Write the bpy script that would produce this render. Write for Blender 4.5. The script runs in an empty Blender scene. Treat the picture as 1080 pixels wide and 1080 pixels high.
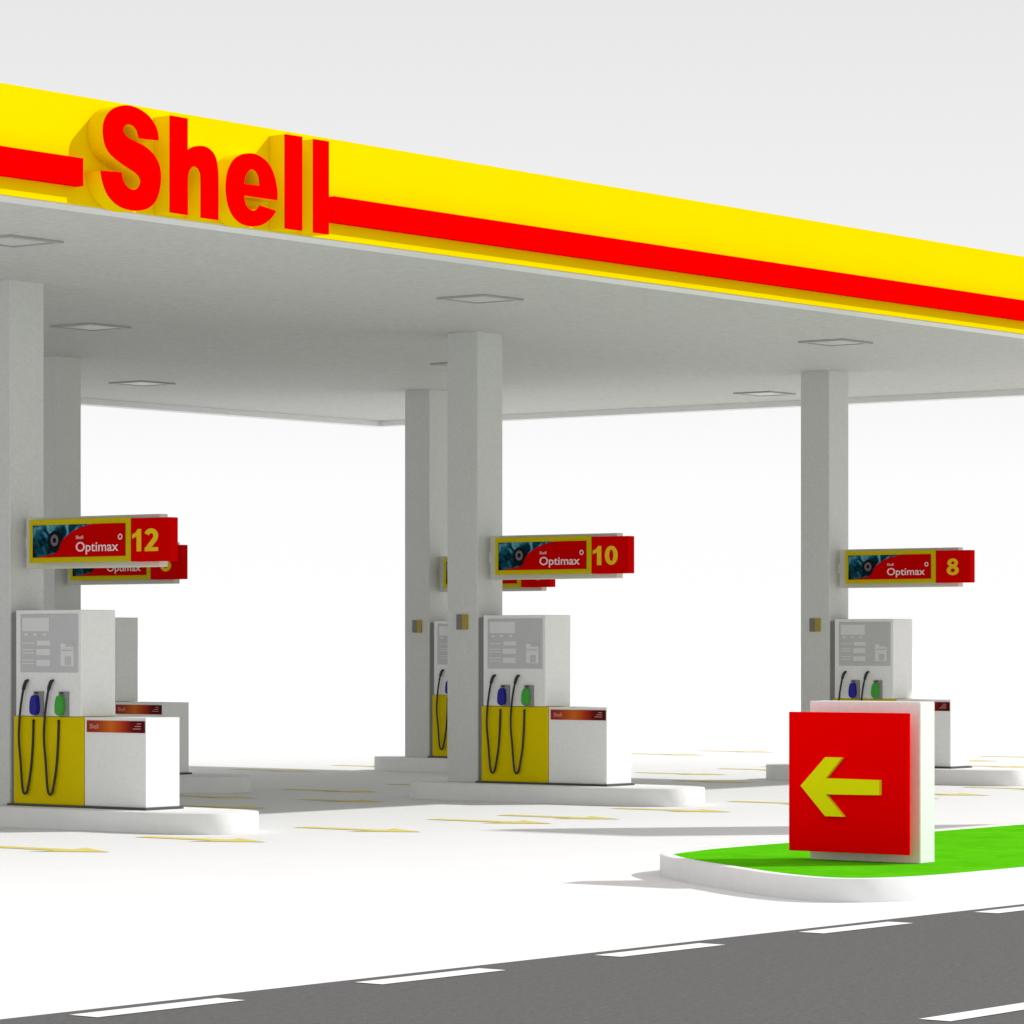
import bpy, math, random
from mathutils import Vector
from mathutils.geometry import tessellate_polygon
random.seed(4)
sc = bpy.context.scene
col = sc.collection

# ------------------------------------------------------------------ camera
TH = math.radians(37.688); HC = 2.023; FPX = 3823.7
cam_d = bpy.data.cameras.new("camera"); cam = bpy.data.objects.new("camera", cam_d); col.objects.link(cam)
cam.location = (0, 0, HC)
cam.rotation_euler = (math.radians(90), 0, TH - math.radians(90))
cam_d.sensor_width = 36; cam_d.lens = 36 * FPX / 1080
cam_d.shift_y = 141.36 / 1080
cam_d.clip_start = .5; cam_d.clip_end = 6000
sc.camera = cam

# ------------------------------------------------------------------ materials
def mat(name, rgb, rough=.5, spec=.5, noise=0., nscale=6., rgb2=None, bump=0., bscale=40., coat=0.):
    m = bpy.data.materials.new(name); m.use_nodes = True
    nt = m.node_tree; b = nt.nodes["Principled BSDF"]
    b.inputs["Roughness"].default_value = rough
    b.inputs["Specular IOR Level"].default_value = spec
    b.inputs["Base Color"].default_value = (*rgb, 1)
    if coat: b.inputs["Coat Weight"].default_value = coat
    if noise or rgb2:
        tc = nt.nodes.new("ShaderNodeTexCoord"); n = nt.nodes.new("ShaderNodeTexNoise")
        n.inputs["Scale"].default_value = nscale; n.inputs["Detail"].default_value = 8; n.inputs["Roughness"].default_value = .62
        r = nt.nodes.new("ShaderNodeValToRGB")
        r.color_ramp.elements[0].position = .3; r.color_ramp.elements[1].position = .7
        c2 = rgb2 or tuple(c * (1 - noise) for c in rgb)
        r.color_ramp.elements[0].color = (*c2, 1); r.color_ramp.elements[1].color = (*rgb, 1)
        nt.links.new(tc.outputs["Object"], n.inputs["Vector"]); nt.links.new(n.outputs["Fac"], r.inputs["Fac"])
        nt.links.new(r.outputs["Color"], b.inputs["Base Color"])
    if bump:
        tc = nt.nodes.new("ShaderNodeTexCoord"); n = nt.nodes.new("ShaderNodeTexNoise")
        n.inputs["Scale"].default_value = bscale; n.inputs["Detail"].default_value = 5
        bp = nt.nodes.new("ShaderNodeBump"); bp.inputs["Strength"].default_value = bump; bp.inputs["Distance"].default_value = .01
        nt.links.new(tc.outputs["Object"], n.inputs["Vector"]); nt.links.new(n.outputs["Fac"], bp.inputs["Height"])
        nt.links.new(bp.outputs["Normal"], b.inputs["Normal"])
    return m

M = {}
M['pave']   = mat("pale_concrete", (.76, .76, .76), .9, .1, .03, .9, bump=.15, bscale=30)
M['asphalt']= mat("asphalt", (.132, .130, .129), .9, .1, .26, 22, bump=.5, bscale=90)
M['paint']  = mat("white_paint", (.82, .82, .80), .6, .3, .06, 12)
M['yline']  = mat("yellow_line_paint", (.78, .66, .16), .6, .3, .15, 9)
M['kerb']   = mat("kerb_concrete", (.78, .78, .77), .8, .25, .05, 5, bump=.1)
M['grass']  = mat("grass", (.115, .56, .008), .95, .0, nscale=2.6, rgb2=(.078, .44, .005), bump=.9, bscale=120)
M['white']  = mat("white_coated_metal", (.82, .82, .81), .5, .3, .08, 22)
M['column'] = mat("column_cladding", (.64, .65, .63), .6, .2, .12, 34)
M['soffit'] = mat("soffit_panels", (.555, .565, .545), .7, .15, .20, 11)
M['sbox']   = mat("sign_box_enamel", (.60, .60, .52), .6, .2)
M['lip']    = mat("canopy_edge_trim", (.74, .76, .75), .45, .4, .03, 4)
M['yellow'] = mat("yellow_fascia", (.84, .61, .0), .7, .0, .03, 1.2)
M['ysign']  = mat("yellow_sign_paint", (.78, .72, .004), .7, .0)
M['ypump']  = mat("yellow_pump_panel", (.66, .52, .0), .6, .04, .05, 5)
M['red']    = mat("red_fascia", (.90, .0, .0), .7, .0)
M['yborder'] = mat("yellow_sign_border", (.52, .42, .004), .7, .02)
M['rprint'] = mat("red_print", (.50, .0, .0), .7, .01)
M['rsign']  = mat("red_sign_face", (.60, .0, .0), .7, .01)
M['grey']   = mat("grey_display_panel", (.50, .50, .51), .4, .5, .03, 8)
M['lgrey']  = mat("display_window", (.66, .67, .66), .3, .5)
M['dark']   = mat("dark_plinth", (.06, .06, .06), .6, .4)
M['shadowgap'] = mat("gap_shade_grey", (.22, .22, .22), .6, .3)  # dark grey puts the shade of the pump-to-column gap into the colour
M['rubber'] = mat("black_rubber", (.015, .015, .015), .45, .4)
M['holder'] = mat("nozzle_recess", (.27, .27, .28), .6, .2)
M['blue']   = mat("blue_nozzle_cover", (.014, .014, .26), .5, .2)
M['green']  = mat("green_nozzle_cover", (.05, .34, .04), .5, .2)
M['wtext']  = mat("white_lettering", (.72, .58, .58), .5, .1)
M['btext']  = mat("pale_print", (.62, .34, .28), .5, .3)
M['otext']  = mat("amber_lettering", (.72, .47, .012), .6, .05)
M['brown']  = mat("ochre_plate", (.36, .26, .03), .5, .4)
M['dgrey']  = mat("dark_grey_plate", (.17, .165, .15), .5, .4)
M['lframe'] = mat("light_frame", (.37, .38, .36), .5, .4)
M['glass']  = mat("light_diffuser", (.53, .54, .53), .4, .3)
M['wheel']  = mat("printed_wheel", (.004, .010, .012), .7, .02)
M['wheel2'] = mat("printed_wheel_hub", (.16, .12, .14), .7, .02)

def teal():                        # printed photograph: dark navy ground with soft cyan and grey patches
    m = bpy.data.materials.new("printed_photo"); m.use_nodes = True
    nt = m.node_tree; b = nt.nodes["Principled BSDF"]; b.inputs["Roughness"].default_value = .7; b.inputs["Specular IOR Level"].default_value = .02
    tc = nt.nodes.new("ShaderNodeTexCoord"); mp = nt.nodes.new("ShaderNodeMapping")
    mp.inputs["Location"].default_value = (0, .37, .2); mp.inputs["Scale"].default_value = (1, 1.0, .9)
    n = nt.nodes.new("ShaderNodeTexNoise"); n.inputs["Scale"].default_value = 7.5; n.inputs["Detail"].default_value = 4; n.inputs["Distortion"].default_value = .8
    r = nt.nodes.new("ShaderNodeValToRGB"); e = r.color_ramp.elements
    e[0].position = .38; e[0].color = (.001, .010, .012, 1); e[1].position = .72; e[1].color = (.20, .45, .48, 1)
    for p, c in ((.47, (.004, .045, .075)), (.56, (.012, .12, .19))):
        x = e.new(p); x.color = (*c, 1)
    nt.links.new(tc.outputs["Object"], mp.inputs["Vector"]); nt.links.new(mp.outputs[0], n.inputs["Vector"])
    nt.links.new(n.outputs["Fac"], r.inputs["Fac"]); nt.links.new(r.outputs[0], b.inputs["Base Color"])
    return m
M['teal'] = teal()

def banner():                      # printed gradient: dark red - orange - dark red along the banner's length
    m = bpy.data.materials.new("printed_banner"); m.use_nodes = True
    nt = m.node_tree; b = nt.nodes["Principled BSDF"]; b.inputs["Roughness"].default_value = .6; b.inputs["Specular IOR Level"].default_value = .05
    tc = nt.nodes.new("ShaderNodeTexCoord"); sp = nt.nodes.new("ShaderNodeSeparateXYZ")
    mr = nt.nodes.new("ShaderNodeMapRange")
    mr.inputs["From Min"].default_value = -.43; mr.inputs["From Max"].default_value = -1.31
    r = nt.nodes.new("ShaderNodeValToRGB"); e = r.color_ramp.elements
    e[0].position = 0; e[0].color = (.30, .022, .012, 1); e[1].position = 1; e[1].color = (.085, .002, .006, 1)
    for p, c in ((.18, (.36, .045, .014)), (.42, (.58, .13, .015)), (.62, (.42, .035, .008)), (.78, (.13, .003, .006))):
        x = e.new(p); x.color = (*c, 1)
    nt.links.new(tc.outputs["Object"], sp.inputs[0]); nt.links.new(sp.outputs["Y"], mr.inputs["Value"])
    nt.links.new(mr.outputs[0], r.inputs["Fac"]); nt.links.new(r.outputs[0], b.inputs["Base Color"])
    return m
M['banner'] = banner()

# ------------------------------------------------------------------ mesh helpers
class MB:
    def __init__(s): s.v = []; s.f = []
    def box(s, a, b, ch=0):
        x0, y0, z0 = a; x1, y1, z1 = b
        i = len(s.v)
        s.v += [(x0,y0,z0),(x1,y0,z0),(x1,y1,z0),(x0,y1,z0),(x0,y0,z1),(x1,y0,z1),(x1,y1,z1),(x0,y1,z1)]
        s.f += [tuple(i+k for k in q) for q in ((0,3,2,1),(4,5,6,7),(0,1,5,4),(1,2,6,5),(2,3,7,6),(3,0,4,7))]
        return s
    def prism(s, loops, to3, depth):
        """loops: list of 2-D loops (outline, then holes); to3(a,b,t) -> 3-D; t = 0 front, depth back"""
        loops3 = [[Vector((p[0], p[1], 0)) for p in L] for L in loops]
        tris = tessellate_polygon(loops3)
        flat = [p for L in loops for p in L]; n = len(flat); i = len(s.v)
        s.v += [tuple(to3(p[0], p[1], 0)) for p in flat] + [tuple(to3(p[0], p[1], depth)) for p in flat]
        for t in tris:
            s.f.append(tuple(i+k for k in t)); s.f.append(tuple(i+n+k for k in reversed(t)))
        o = 0
        for L in loops:
            m = len(L)
            for k in range(m):
                a, b = o+k, o+(k+1) % m
                s.f.append((i+a, i+b, i+n+b, i+n+a))
            o += m
        return s
    def tube(s, path, r, seg=8):
        P = [Vector(p) for p in path]; rings = []
        for k, p in enumerate(P):
            d = (P[min(k+1, len(P)-1)] - P[max(k-1, 0)]).normalized()
            u = d.cross(Vector((1, 0, 0)));
            if u.length < .1: u = d.cross(Vector((0, 1, 0)))
            u.normalize(); w = d.cross(u)
            i = len(s.v); rr = r[k] if isinstance(r, (list, tuple)) else r
            for q in range(seg):
                a = 2*math.pi*q/seg; s.v.append(tuple(p + u*rr*math.cos(a) + w*rr*math.sin(a)))
            rings.append(i)
        for a, b in zip(rings, rings[1:]):
            for q in range(seg):
                s.f.append((a+q, a+(q+1) % seg, b+(q+1) % seg, b+q))
        s.f.append(tuple(rings[0]+q for q in reversed(range(seg)))); s.f.append(tuple(rings[-1]+q for q in range(seg)))
        return s
    def build(s, name, m, parent=None, bevel=0, smooth=False, seg=2, autosm=False):
        me = bpy.data.meshes.new(name); me.from_pydata(s.v, [], s.f); me.update()
        import bmesh
        bm = bmesh.new(); bm.from_mesh(me)
        bmesh.ops.recalc_face_normals(bm, faces=bm.faces)
        if bevel:
            eds = [e for e in bm.edges if e.is_manifold and e.calc_face_angle(0) > .5]
            bmesh.ops.bevel(bm, geom=eds, offset=bevel, segments=seg, affect='EDGES', profile=.5, clamp_overlap=True)
        bm.to_mesh(me); bm.free()
        if smooth:
            for p in me.polygons: p.use_smooth = True
        if autosm:
            for p in me.polygons: p.use_smooth = True
            me.set_sharp_from_angle(angle=math.radians(32))
        me.materials.append(m)
        o = bpy.data.objects.new(name, me); col.objects.link(o)
        if parent: o.parent = parent
        return o

def tag(o, label=None, cat=None, group=None, kind=None):
    if label: o['label'] = label
    if cat: o['category'] = cat
    if group: o['group'] = group
    if kind: o['kind'] = kind
    return o
def empty(name, loc):
    o = bpy.data.objects.new(name, None); o.location = loc; col.objects.link(o); o.empty_display_size = .3; return o
def copy_tree(o, parent=None):
    c = o.copy(); col.objects.link(c)
    if parent: c.parent = parent
    for ch in list(o.children): copy_tree(ch, c)
    return c
def smoothloop(pts, sub=3, closed=True):
    """Catmull-Rom through pts; a point given with a third value stays a sharp corner"""
    out = []; n = len(pts)
    for i in range(n):
        p0, p1, p2, p3 = pts[i-1], pts[i], pts[(i+1) % n], pts[(i+2) % n]
        if len(p1) > 2: p0 = (2*p1[0]-p2[0], 2*p1[1]-p2[1])
        if len(p2) > 2: p3 = (2*p2[0]-p1[0], 2*p2[1]-p1[1])
        k = 1 if (len(p1) > 2 and len(p2) > 2) else sub
        for j in range(k):
            t = j/k
            out.append(tuple(.5*((2*p1[c]) + (-p0[c]+p2[c])*t + (2*p0[c]-5*p1[c]+4*p2[c]-p3[c])*t*t + (-p0[c]+3*p1[c]-3*p2[c]+p3[c])*t**3) for c in (0, 1)))
    return out
def text_mesh(s, size, name, m, parent, to3, ext=.004, offset=0., sx=1.):
    cu = bpy.data.curves.new(name, 'FONT'); cu.body = s; cu.size = size; cu.extrude = ext; cu.offset = offset
    cu.resolution_u = 4
    t = bpy.data.objects.new(name, cu); col.objects.link(t)
    dg = bpy.context.evaluated_depsgraph_get(); dg.update()
    me = bpy.data.meshes.new_from_object(t.evaluated_get(dg))
    bpy.data.objects.remove(t); bpy.data.curves.remove(cu)
    me.name = name
    for v in me.vertices: v.co = Vector(to3(v.co.x*sx, v.co.y, v.co.z))
    me.materials.clear(); me.materials.append(m)
    o = bpy.data.objects.new(name, me); col.objects.link(o); o.parent = parent
    return o

# ------------------------------------------------------------------ ground, road
g = MB(); S = 2500
g.v = [(-S,-S,0),(S,-S,0),(S,S,0),(-S,S,0)]; g.f = [(0,1,2,3)]
tag(g.build('ground', M['pave']), kind='structure')
g = MB(); g.v = [(-200,6.2,.004),(600,6.2,.004),(600,14.18,.004),(-200,14.18,.004)]; g.f = [(0,1,2,3)]
tag(g.build('road', M['asphalt']), kind='structure')
g = MB()
for k in range(-12, 60):
    x = 14.2 + 2.42*k
    i = len(g.v); g.v += [(x,13.815,.008),(x+1.2,13.815,.008),(x+1.2,14.03,.008),(x,14.03,.008)]; g.f.append((i,i+1,i+2,i+3))
for k in range(-6, 30):
    x = 16.85 + 4.6*k
    i = len(g.v); g.v += [(x,10.04,.008),(x+2.4,10.04,.008),(x+2.4,10.24,.008),(x,10.24,.008)]; g.f.append((i,i+1,i+2,i+3))
tag(g.build('road_markings', M['paint']), kind='structure')

# yellow painted arrows on the forecourt, pointing to the road
def arrow_mark(mb, x, y, L=1.75, s=-1, w=.25, hw=.36):
    # shaft along y with two swept barbs; tip at y (s=-1 points to -y)
    def put(px, py): return (x + px, y + (-s)*py, .004)
    pts = [(-w/2, L), (-w/2, .62), (-hw-.05, .74), (0, 0), (hw+.05, .74), (w/2, .62), (w/2, L)]
    tri = tessellate_polygon([[Vector((p[0], p[1], 0)) for p in pts]])
    i = len(mb.v); mb.v += [put(*p) for p in pts]
    for t in tri:
        mb.f.append(tuple(i+k for k in (t if mb_up(mb, i, t) else t[::-1])))
def mb_up(mb, i, t):
    a, b, c = (Vector(mb.v[i+k]) for k in t); return (b-a).cross(c-a).z > 0
arr = MB()
for cx in (29.17, 37.70, 46.22, 54.7):
    for dx, sgn in ((-3.45, -1), (-1.15, -1), (1.4, -1), (3.75, -1)):
        arrow_mark(arr, cx+dx, 24.85)
        if cx > 30: arrow_mark(arr, cx-.53+dx, 32.1)
        if cx > 30: arrow_mark(arr, cx-.4+dx, 30.0, L=1.4)
        if cx > 30: arrow_mark(arr, cx-.8+dx, 38.2)
tag(arr.build('forecourt_arrow_markings', M['yline']), kind='structure')

# ------------------------------------------------------------------ pump islands
R = .62
def island_mesh():
    pts = []
    for k in range(0, 17):
        a = math.pi*k/16; pts.append((R*math.cos(a), 1.36 + R*math.sin(a)))
    for k in range(0, 25):
        a = math.pi*k/24; c_, s_ = math.cos(a), math.sin(a)
        pts.append((-R*math.copysign(abs(c_)**(2/2.8), c_), -1.30 - 1.2*s_**(2/2.8)))
    m = MB(); m.prism([pts], lambda a, b, t: (a, b, .226 - t), .226)
    return m
isl0 = island_mesh().build('pump_island', M['kerb'], bevel=.012, seg=2, autosm=True)
# centre (x) and middle (y) of the five dispensers in view
SP = [(29.1735, 28.70), (37.6975, 28.70), (46.2245, 28.70), (37.18, 35.97), (45.67, 35.97)]
WHERE = ['under the sign numbered 12', 'under the sign numbered 10', 'behind the red arrow sign',
         'in the shade behind pump 12', 'in the shade behind the column of pump 10']
for k, (x, y) in enumerate(SP):
    o = isl0 if k == 0 else copy_tree(isl0)
    o.location = (x, y, 0)
    tag(o, 'white concrete pump island with rounded ends ' + WHERE[k], 'pump island', 'concrete islands carrying the fuel pumps')

# ------------------------------------------------------------------ fuel dispenser
ZB = .226
def make_pump():
    r = empty('fuel_pump', (0, 0, 0))
    T = .2715
    mz = lambda z: z - ZB
    MB().box((-T-.03, -1.345, 0), (T+.03, .80, .026)).build('plinth', M['dark'], r)
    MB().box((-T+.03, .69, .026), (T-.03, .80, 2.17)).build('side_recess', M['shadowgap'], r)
    MB().box((-T, -.334, 1.012), (T, .69, 2.200)).build('upper_housing', M['white'], r, bevel=.006, seg=1)
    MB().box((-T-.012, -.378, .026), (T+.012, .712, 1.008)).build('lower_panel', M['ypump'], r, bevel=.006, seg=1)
    cb = MB().box((-T, -1.315, .026), (T, -.384, 1.009)).build('side_cabinet', M['white'], r, bevel=.006, seg=1)
    bn = MB().box((-T-.008, -1.305, .845), (-T+.01, -.425, .975)).build('banner', M['banner'], cb)
    text_mesh("Shell", .075, 'banner_lettering', M['btext'], bn, lambda a, b, t: (-T-.010-t, -.47-a, .885+b), ext=.001)
    for q in range(3):
        MB().box((-T-.011, -1.25, .885+.028*q), (-T-.006, -1.13-.03*q, .892+.028*q)).build('printed_line', M['btext'], bn)
    dp = MB().box((-T-.012, -.29, 1.504), (-T+.01, .61, 2.154)).build('display_panel', M['grey'], r, bevel=.004, seg=1)
    X = -T-.017
    def pl(y0, y1, z0, z1, name, m='lgrey', x=X):
        return MB().box((x, min(y0,y1)-28.7, min(z0,z1)-ZB), (x+.012, max(y0,y1)-28.7, max(z0,z1)-ZB)).build(name, M[m], dp)
    pl(29.27, 28.85, 2.19, 2.34, 'screen')
    pl(29.04, 28.84, 2.03, 2.085, 'readout'); pl(29.05, 28.84, 1.92, 1.99, 'readout'); pl(29.05, 28.84, 1.80, 1.87, 'readout')
    for z in (2.05, 1.975, 1.94, 1.86, 1.82): pl(29.27, 29.09, z, z+.012, 'caption_line', x=X+.003)
    for y in (29.24, 29.10, 28.95): pl(y, y-.05, 2.14, 2.165, 'button', x=X+.003)
    kp = pl(28.67, 28.47, 1.80, 2.05, 'card_reader')
    MB().box((X-.006, -.19, 1.585), (X+.004, -.10, 1.68)).build('card_slot', M['grey'], kp)
    MB().box((X-.006, -.215, 1.74), (X+.004, -.045, 1.755)).build('card_slot', M['grey'], kp)
    MB().box((X-.006, -.235, 1.79), (X+.004, -.11, 1.83)).build('card_slot', M['grey'], kp)
    H = [(29.165,1.640),(29.19,1.632),(29.215,1.59),(29.235,1.52),(29.25,1.45),(29.275,1.3),(29.295,1.08),(29.29,.92),(29.27,.76),(29.25,.55),(29.235,.42),(29.215,.372),(29.195,.365),(29.17,.39),(29.155,.45),(29.125,.60),(29.105,.76),(29.09,1.0),(29.085,1.20)]
    for k, dy in enumerate((0, -.395)):
        p = []
        for i, (y, z) in enumerate(H):
            t = i/(len(H)-1); out = .028 + .022*math.sin(math.pi*min(1, t*1.05))
            p.append((-T-out, y+dy-28.7, z-ZB))
        # refine
        q = []
        for i in range(len(p)-1):
            a, b, c, d = (Vector(p[max(i-1,0)]), Vector(p[i]), Vector(p[i+1]), Vector(p[min(i+2,len(p)-1)]))
            for j in range(3):
                t = j/3; q.append(.5*((2*b)+(-a+c)*t+(2*a-5*b+4*c-d)*t*t+(-a+3*b-3*c+d)*t**3))
        q.append(Vector(p[-1]))
        rad = [(.021 if 2 < i < 9 else .0135) for i in range(len(q))]
        MB().tube(q, rad, 8).build('hose', M['rubber'], r, smooth=True)
        yc = 29.03 + dy - 28.7
        hb = MB()
        hb.box((-T-.022, yc-.085, 1.012), (-T+.01, yc+.06, 1.29)).build('nozzle_holder', M['holder'], r)
        nz = MB()
        prof = [(yc+.06, 1.05), (yc+.068, 1.10), (yc+.062, 1.17), (yc+.045, 1.225), (yc+.02, 1.245), (yc-.025, 1.24), (yc-.04, 1.17), (yc-.045, 1.10), (yc-.03, 1.04), (yc+.02, 1.025)]
        nz.prism([smoothloop(prof, 2)], lambda a, b, t: (-T-.085+t, a, b), .065)
        nz = nz.build('nozzle', M['blue' if k == 0 else 'green'], r, bevel=.012)
        MB().box((-T-.060, yc-.012, 1.262), (-T-.018, yc+.012, 1.285)).build('nozzle_spout', M['dark'], nz)
    return r
pump0 = make_pump()
PL = ['white and yellow fuel pump with two black hoses, nearest at left under sign 12',
      'white and yellow fuel pump with two black hoses under the sign numbered 10',
      'white fuel pump rising behind the red arrow sign, under sign 8',
      'fuel pump in shade mostly hidden behind pump 12, its banner dark red',
      'fuel pump in shade showing one hose through the gap beside the middle column']
for k, (x, y) in enumerate(SP):
    o = pump0 if k == 0 else copy_tree(pump0)
    o.location = (x, y, ZB)
    tag(o, PL[k], 'fuel pump', 'fuel pumps under the canopy')

# ------------------------------------------------------------------ canopy with columns and letters
ZC, ZL, ZT = 6.156, 6.06, 7.07
X0, X1, Y0, Y1 = 19.5, 51.51, 23.48, 42.93
cnp = empty('canopy', (35.5, 33.2, 0))
tag(cnp, 'long yellow and red petrol station canopy on square grey columns with red Shell letters', 'canopy')
O = Vector(cnp.location)
def loc(o): o.location = -O; return o      # parts are built in world coordinates
def ring(mb, ax0, ay0, ax1, ay1, w, z0, z1):
    mb.prism([[(ax0,ay0),(ax1,ay0),(ax1,ay1),(ax0,ay1)], [(ax0+w,ay0+w),(ax0+w,ay1-w),(ax1-w,ay1-w),(ax1-w,ay0+w)]],
             lambda a, b, t: (a, b, z0+t), z1-z0); return mb
loc(ring(MB(), X0+.03, Y0+.03, X1-.03, Y1-.03, .30, ZL, ZC+.2).build('edge_trim', M['lip'], cnp))
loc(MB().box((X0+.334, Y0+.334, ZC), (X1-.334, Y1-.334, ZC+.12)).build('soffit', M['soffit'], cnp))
loc(MB().box((X0+.06, Y0+.06, ZC+.21), (X1-.06, Y1-.06, ZT-.08)).build('roof', M['lip'], cnp))
fas = loc(ring(MB(), X0, Y0, X1, Y1, .027, ZL+.012, ZT).build('fascia', M['yellow'], cnp))
# red stripe, interrupted by the lettering on the front
st = loc(MB().box((X0, Y0-.10, 6.23), (23.85, Y0-.002, 6.485)).build('stripe', M['red'], cnp))
loc(MB().box((27.38, Y0-.10, 6.23), (X1+.10, Y0-.002, 6.485)).build('stripe', M['red'], cnp))
loc(MB().box((X1+.002, Y0, 6.23), (X1+.10, Y1, 6.485)).build('stripe', M['red'], cnp))
for (x, y) in SP:
    b = MB().box((x-.2715, y+.787, ZB), (x+.2715, y+1.30, ZC+.05)).build('column', M['column'], cnp, bevel=.01, seg=1)
    loc(b)
# letters: outlines measured on the face plane y = YF
YF = Y0 - .20
sT, cT = math.sin(TH), math.cos(TH)
def face(u, v):
    t = (u-540)/FPX; dep = YF/(sT - t*cT); return (dep*(cT + t*sT), HC + (681.36-v)*dep/FPX)
def z1(p, dx=0): return tuple([*face(60+p[0]/7.2, 100+p[1]/7.2)]) + tuple(p[2:])
def z2(p): return tuple([*face(210+p[0]/7.2, 120+p[1]/7.2)]) + tuple(p[2:])
Sl = [(768,347,1),(757,270),(725,203),(680,150),(620,108),(560,85),(515,80),(470,87),(420,110),(380,152),(357,205),(350,262),(353,320),(366,380),(392,432),(432,476),(482,516),(540,556),(590,588),(622,620),(635,655),(627,692),(604,714),(575,721),(545,711),(515,682),(496,642),(486,588,1),(332,576,1),(340,630),(357,695),(387,762),(432,816),(490,856),(560,876),(622,880),(684,864),(732,826),(762,770),(780,692),(785,612),(775,542),(750,482),(710,430),(660,390),(600,358),(550,334),(518,308),(500,280),(499,254),(515,232),(545,224),(580,238),(606,270),(624,332,1)]
hl = [(857,157,1),(987,180,1),(987,428,1),(1012,405),(1045,392),(1080,388),(1120,393),(1155,413),(1185,444),(1206,494),(1217,564),(1221,650),(1221,952,1),(1092,934,1),(1092,650),(1086,590),(1066,555),(1036,544),(1010,560),(995,595),(989,650),(989,914,1),(857,893,1)]
el = [(588,657,1),(590,600),(577,512),(551,430),(515,370),(470,330),(420,306),(370,300),(320,310),(272,340),(235,392),(212,462),(203,550),(209,640),(230,722),(261,782),(306,826),(360,850),(420,856),(480,841),(530,806),(564,765),(579,737,1),(458,697,1),(441,722),(414,736),(384,730),(356,702),(341,662),(337,620,1)]
eh = [(338,533,1),(345,480),(366,440),(396,422),(427,434),(450,472),(461,547,1)]
l1 = [(650,155,1),(778,175,1),(778,890,1),(650,872,1)]
l2 = [(865,192,1),(980,210,1),(980,918,1),(865,903,1)]
LET = [('S', [Sl], z1), ('h', [hl], z1), ('e', [el, eh], z2), ('l', [l1], z2), ('l', [l2], z2)]
for k, (ch, loops, fn) in enumerate(LET):
    L2 = [smoothloop([fn(p) for p in L], 3) for L in loops]
    body = MB().prism(L2, lambda a, b, t: (a, YF+.006+t, b), .192).build('letter', M['yellow'], cnp, autosm=True)
    tag(body, 'red letter %s with yellow sides' % ch); loc(body)
    MB().prism(L2, lambda a, b, t: (a, YF-.012+t, b), .017).build('letter_face', M['red'], body)

# ------------------------------------------------------------------ ceiling lights
def make_light():
    r = empty('ceiling_light', (0, 0, 0)); a = .38
    ring(MB(), -a, -a+.02, a, a-.02, .07, -.022, .0).build('frame', M['lframe'], r)
    MB().box((-a+.075, -a+.095, -.012), (a-.075, a-.095, .0)).build('diffuser', M['glass'], r)
    return r
L0 = make_light()
LP = [(26.1,26.6,'square ceiling light at the front left end of the canopy'),
      (33.85,26.63,'square ceiling light in front of the column of pump 10'),
      (41.65,26.62,'square ceiling light in front of the column of pump 8'),
      (33.75,32.95,'square ceiling light deep behind the left column, in the darkest part of the ceiling'),
      (41.6,33.0,'square ceiling light half hidden by the column of pump 10'),
      (49.4,32.95,'square ceiling light just left of the column of pump 8, near the far edge'),
      (41.5,39.4,'square ceiling light farthest left near the rear edge of the canopy')]
for k, (x, y, lb) in enumerate(LP):
    o = L0 if k == 0 else copy_tree(L0)
    o.location = (x, y, ZC-.002); tag(o, lb, 'ceiling light', 'square lights in the canopy ceiling')

# ------------------------------------------------------------------ pump number signs
def stroke(path, w):
    """outline of a constant-width stroke"""
    P = [Vector((p[0], p[1])) for p in path]; Lf = []; Rt = []
    for i, p in enumerate(P):
        d0 = (p-P[i-1]).normalized() if i else (P[1]-p).normalized()
        d1 = (P[i+1]-p).normalized() if i < len(P)-1 else d0
        n0 = Vector((-d0.y, d0.x)); n1 = Vector((-d1.y, d1.x)); n = (n0+n1).normalized()
        k = w/2/max(.5, n.dot(n0)); Lf.append(p+n*k); Rt.append(p-n*k)
    return [tuple(q) for q in Lf] + [tuple(q) for q in reversed(Rt)]
def arcp(cx, cy, rx, ry, a0, a1, n=10):
    return [(cx+rx*math.cos(math.radians(a0+(a1-a0)*k/n)), cy+ry*math.sin(math.radians(a0+(a1-a0)*k/n))) for k in range(n+1)]
def ell(cx, cy, rx, ry, n=24): return arcp(cx, cy, rx, ry, 0, 360*(n-1)/n, n-1)
# glyphs in a box 0..w by 0..1 (height), w about .62
W = .215
def ell_ring(cx, cy, rx, ry, w): return [ell(cx, cy, rx, ry), ell(cx, cy, rx-w, ry-w*.9)]
GL = {
 '1': (.42, [[[(.19,0),(.40,0),(.40,1),(.24,1),(.19,.90),(.11,.82),(-.02,.76),(-.02,.58),(.11,.635),(.19,.69)]]]),
 '2': (.62, [[stroke(arcp(.30,.70,.215,.21,165,0,9)+[(.505,.62),(.46,.52),(.30,.33),(.20,.20),(.155,.115)], W)], [[(.0,0),(.62,0),(.62,.17),(.0,.17)]]]),
 '0': (.64, [ell_ring(.32,.5,.32,.5,W)]),
 '8': (.64, [ell_ring(.32,.29,.32,.29,W-.02), ell_ring(.32,.74,.28,.26,W-.03)]),
 '6': (.64, [ell_ring(.32,.32,.32,.32,W-.01), [stroke([(.60,.80)]+arcp(.36,.70,.22,.22,40,160,6)+[(.11,.5),(.095,.33)], W)]]),
 '4': (.64, [[[(.38,0),(.56,0),(.56,.22),(.66,.22),(.66,.38),(.56,.38),(.56,1),(.36,1),(.0,.40),(.0,.22),(.38,.22)],[(.38,.38),(.18,.38),(.38,.70)]]]),
}
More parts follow.
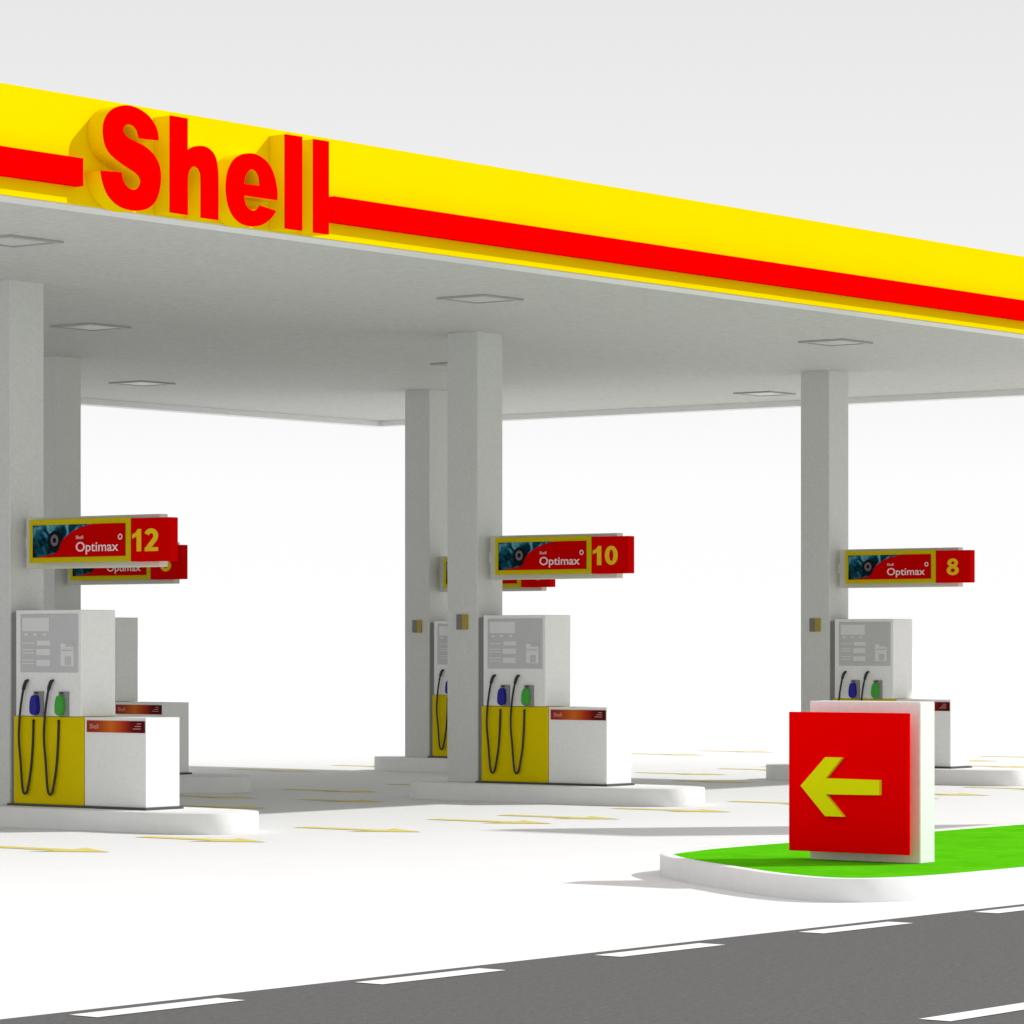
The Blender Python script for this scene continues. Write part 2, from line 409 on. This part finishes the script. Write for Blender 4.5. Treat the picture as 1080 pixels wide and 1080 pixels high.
def make_sign(num):
    r = empty('pump_sign', (0, 0, 0))
    # local: x across (front face at negative x), y along, z absolute minus 0; origin under the sign at the column centre
    box = MB().box((-.07, -1.33, 2.895), (.07, .735, 3.474)).build('light_box', M['sbox'], r, bevel=.008, seg=1)
    MB().box((-.02, .735, 3.12), (.02, .79, 3.26)).build('bracket', M['white'], r)
    pl = MB().box((-.203, -1.02, 2.955), (-.180, .55, 3.440)).build('picture_plate', M['yborder'], r, bevel=.003, seg=1)
    for y in (-.9, .4):
        MB().box((-.180, y-.03, 3.10), (-.07, y+.03, 3.30)).build('spacer', M['lip'], r)
    XP = -.207
    # printed picture: teal photograph, red sweep, wheel, lettering
    pic = MB().box((XP, -.945, 3.015), (XP+.02, .49, 3.378)).build('picture', M['teal'], pl)
    sweep = [(-.945,3.015,1),(-.945,3.378,1),(-.50,3.378),(-.36,3.362),(-.20,3.325),(-.08,3.27),(.01,3.21),(.055,3.15),(.075,3.10),(.15,3.055),(.34,3.03),(.44,3.015,1)]
    MB().prism([smoothloop(sweep, 3)], lambda a, b, t: (XP-.003+t, a, b), .01).build('red_sweep', M['rprint'], pic)
    wl = MB().prism([ell(.13, 3.19, .125, .125)], lambda a, b, t: (XP-.0015+t, a, b), .008).build('printed_wheel', M['wheel'], pic)
    MB().prism([ell(.145, 3.205, .06, .065)], lambda a, b, t: (XP-.0022+t, a, b), .004).build('printed_hub', M['wheel2'], pic)
    MB().prism([ell(.145, 3.205, .028, .03)], lambda a, b, t: (XP-.0026+t, a, b), .004).build('printed_hub', M['wheel'], pic)
    text_mesh("Optimax", .150, 'lettering', M['wtext'], pic, lambda a, b, t: (XP-.005-t, -.185-a, 3.075+b), ext=.001, offset=.0015, sx=1.22)
    text_mesh("Shell", .052, 'lettering', M['wtext'], pic, lambda a, b, t: (XP-.005-t, -.19-a, 3.215+b), ext=.001, sx=1.2)
    MB().prism([ell(-.87, 3.228, .033, .033), ell(-.87, 3.228, .020, .020)], lambda a, b, t: (XP-.005+t, a, b), .004).build('printed_mark', M['wtext'], pic)
    cap = MB().box((-.2035, -1.61, 2.952), (-.072, -1.023, 3.428)).build('number_box', M['rsign'], r, bevel=.004, seg=1)
    h = .245; zb = 3.062
    tot = sum(GL[c][0] for c in num)*h*1.30 + .06*(len(num)-1)
    if len(num) == 2: y = -1.055
    else: y = -1.315 + tot/2
    for c in num:
        w, shapes = GL[c]; d = MB()
        for q, loops in enumerate(shapes):
            d.prism([[(p[0]*h*1.30, p[1]*h) for p in L] for L in loops], (lambda y0, off: lambda a, b, t: (-.2075-off+t, y0-a, zb+b))(y, .0007*q), .012)
        dg = d.build('digit', M['otext'], cap); y -= w*h*1.30 + .05
    return r
SG = [('12', SP[0], 'pump sign numbered 12 with teal and red picture, on the left column'),
      ('10', SP[1], 'pump sign numbered 10 with teal and red picture, on the middle column'),
      ('8', SP[2], 'pump sign numbered 8 with teal and red picture, on the right column'),
      ('6', SP[3], 'shaded pump sign seen just below and behind the sign numbered 12'),
      ('4', SP[4], 'shaded pump sign in the second row, its red end peeping below the sign numbered 10')]
for num, (x, y), lb in SG:
    s = make_sign(num); s.location = (x, y, 0)
    tag(s, lb, 'sign', 'advertising signs with pump numbers')

# small plates on the columns
def make_plate():
    r = empty('column_plate', (0, 0, 0))
    MB().box((-.02, -.095, -.10), (.0, .0, .10)).build('ochre_half', M['brown'], r, bevel=.003, seg=1)
    MB().box((-.018, .002, -.10), (.0, .095, .10)).build('grey_half', M['dgrey'], r, bevel=.003, seg=1)
    return r
p0 = None
for k, lb in ((1, 'small grey and ochre plate on the middle column beside pump 10'), (2, 'small grey and ochre plate on the right column above the arrow sign'),
              (4, 'small grey and ochre plate on the shaded column behind the middle column')):
    x, y = SP[k]
    if p0 is None: o = p0 = make_plate()
    else: o = copy_tree(p0)
    o.location = (x-.2725, y+1.035, 2.34); tag(o, lb, 'wall plate', 'small plates fixed to the columns')

# ------------------------------------------------------------------ grass island and arrow sign
out = [(45.5,18.86),(44,18.88,1),(28.6,18.88,1),(27.4,18.86),(26.85,18.78),(26.31,18.65),(25.905,18.32),(25.455,17.78),(24.95,17.02),(24.52,16.38),(24.27,15.85),(24.22,15.50),(24.40,15.22),(24.85,15.04),(25.6,14.97),(27,14.95,1),(44,14.95,1),(45.5,14.97),(46.8,15.4),(47.4,16.9),(46.8,18.4)]
pts = smoothloop(out, 4)
HG = .187
def inset(P, d):
    n = len(P); r = []
    for i in range(n):
        a, b, c = Vector(P[i-1]), Vector(P[i]), Vector(P[(i+1) % n])
        t = (c-a).normalized(); r.append(tuple(b + Vector((-t.y, t.x))*d))
    return r
area = sum(pts[i-1][0]*pts[i][1]-pts[i][0]*pts[i-1][1] for i in range(len(pts)))
inn = inset(pts, .11 if area > 0 else -.11)
kb = MB().prism([pts, inn], lambda a, b, t: (a, b, HG-t), HG).build('traffic_island', M['kerb'], bevel=.012, autosm=True)
tag(kb, 'long white kerbed traffic island with rounded nose holding bright green grass', 'traffic island')
gm = MB().prism([inn], lambda a, b, t: (a, b, HG-.012-t), .15).build('grass', M['grass'])
tag(gm, 'bright green grass filling the kerbed island', 'grass', kind='stuff')

asn = empty('arrow_sign', (26.58, 16.63, HG)); A0 = Vector(asn.location)
tag(asn, 'square red sign with yellow arrow pointing left on a white box on grass', 'sign')
def al(o): o.location = -A0; return o
al(MB().box((26.463, 16.068, HG-.014), (26.706, 17.182, 1.548)).build('sign_box', M['white'], asn, bevel=.008, seg=1))
pn = al(MB().box((26.27, 16.06, .256), (26.295, 17.27, 1.455)).build('sign_panel', M['red'], asn, bevel=.003, seg=1))
for y in (16.3, 16.95):
    for z in (.5, 1.2): al(MB().box((26.295, y-.03, z-.03), (26.463, y+.03, z+.03)).build('spacer', M['white'], asn))
AR = [(17.125,.820),(16.875,1.07),(16.705,1.07),(16.87,.890),(16.33,.885),(16.33,.758),(16.87,.752),(16.69,.565),(16.875,.565)]
MB().prism([AR], lambda a, b, t: (26.232+t, a, b), .039).build('arrow', M['ysign'], pn)

# price pylon standing on the same island beyond the right edge of the view (it throws the long shadow)
py = empty('price_pylon', (39.0, 17.0, HG)); tag(py, 'tall white and red pylon sign on the grass island beyond the arrow sign', 'pylon sign')
MB().box((-.18, -1.0, -.01), (.18, 1.0, 4.2)).build('lower_panel', M['white'], py, bevel=.02)
MB().box((-.20, -1.02, 4.2), (.20, 1.02, 6.9)).build('upper_panel', M['red'], py, bevel=.02)

# ------------------------------------------------------------------ light
DX, DY = -1.06, .92
v = Vector((DX, DY, -1)).normalized()
sd = bpy.data.lights.new("sun", 'SUN'); sd.energy = 3.6; sd.angle = math.radians(1.2); sd.color = (1, .99, .975)
so = bpy.data.objects.new("sun", sd); col.objects.link(so); so.rotation_euler = v.to_track_quat('-Z', 'Y').to_euler(); so.location = (60, 0, 60)

w = bpy.data.worlds.new("World"); sc.world = w; w.use_nodes = True
nt = w.node_tree; bg = nt.nodes["Background"]
tc = nt.nodes.new("ShaderNodeTexCoord"); sp = nt.nodes.new("ShaderNodeSeparateXYZ"); rp = nt.nodes.new("ShaderNodeValToRGB")
e = rp.color_ramp.elements
e[0].position = 0; e[0].color = (1, 1, 1, 1); e[1].position = 1; e[1].color = (.80, .80, .81, 1)
for p, c in ((.045, (.99, .99, .99)), (.075, (.92, .92, .925)), (.18, (.80, .80, .805)), (.45, (.80, .80, .805))):
    x = e.new(p); x.color = (*c, 1)
nt.links.new(tc.outputs["Generated"], sp.inputs[0]); nt.links.new(sp.outputs["Z"], rp.inputs["Fac"]); nt.links.new(rp.outputs[0], bg.inputs["Color"])
bg.inputs["Strength"].default_value = 1.0
sc.view_settings.view_transform = 'Standard'; sc.view_settings.look = 'None'; sc.view_settings.exposure = 0; sc.view_settings.gamma = 1
sc.cycles.max_bounces = 8; sc.cycles.diffuse_bounces = 6
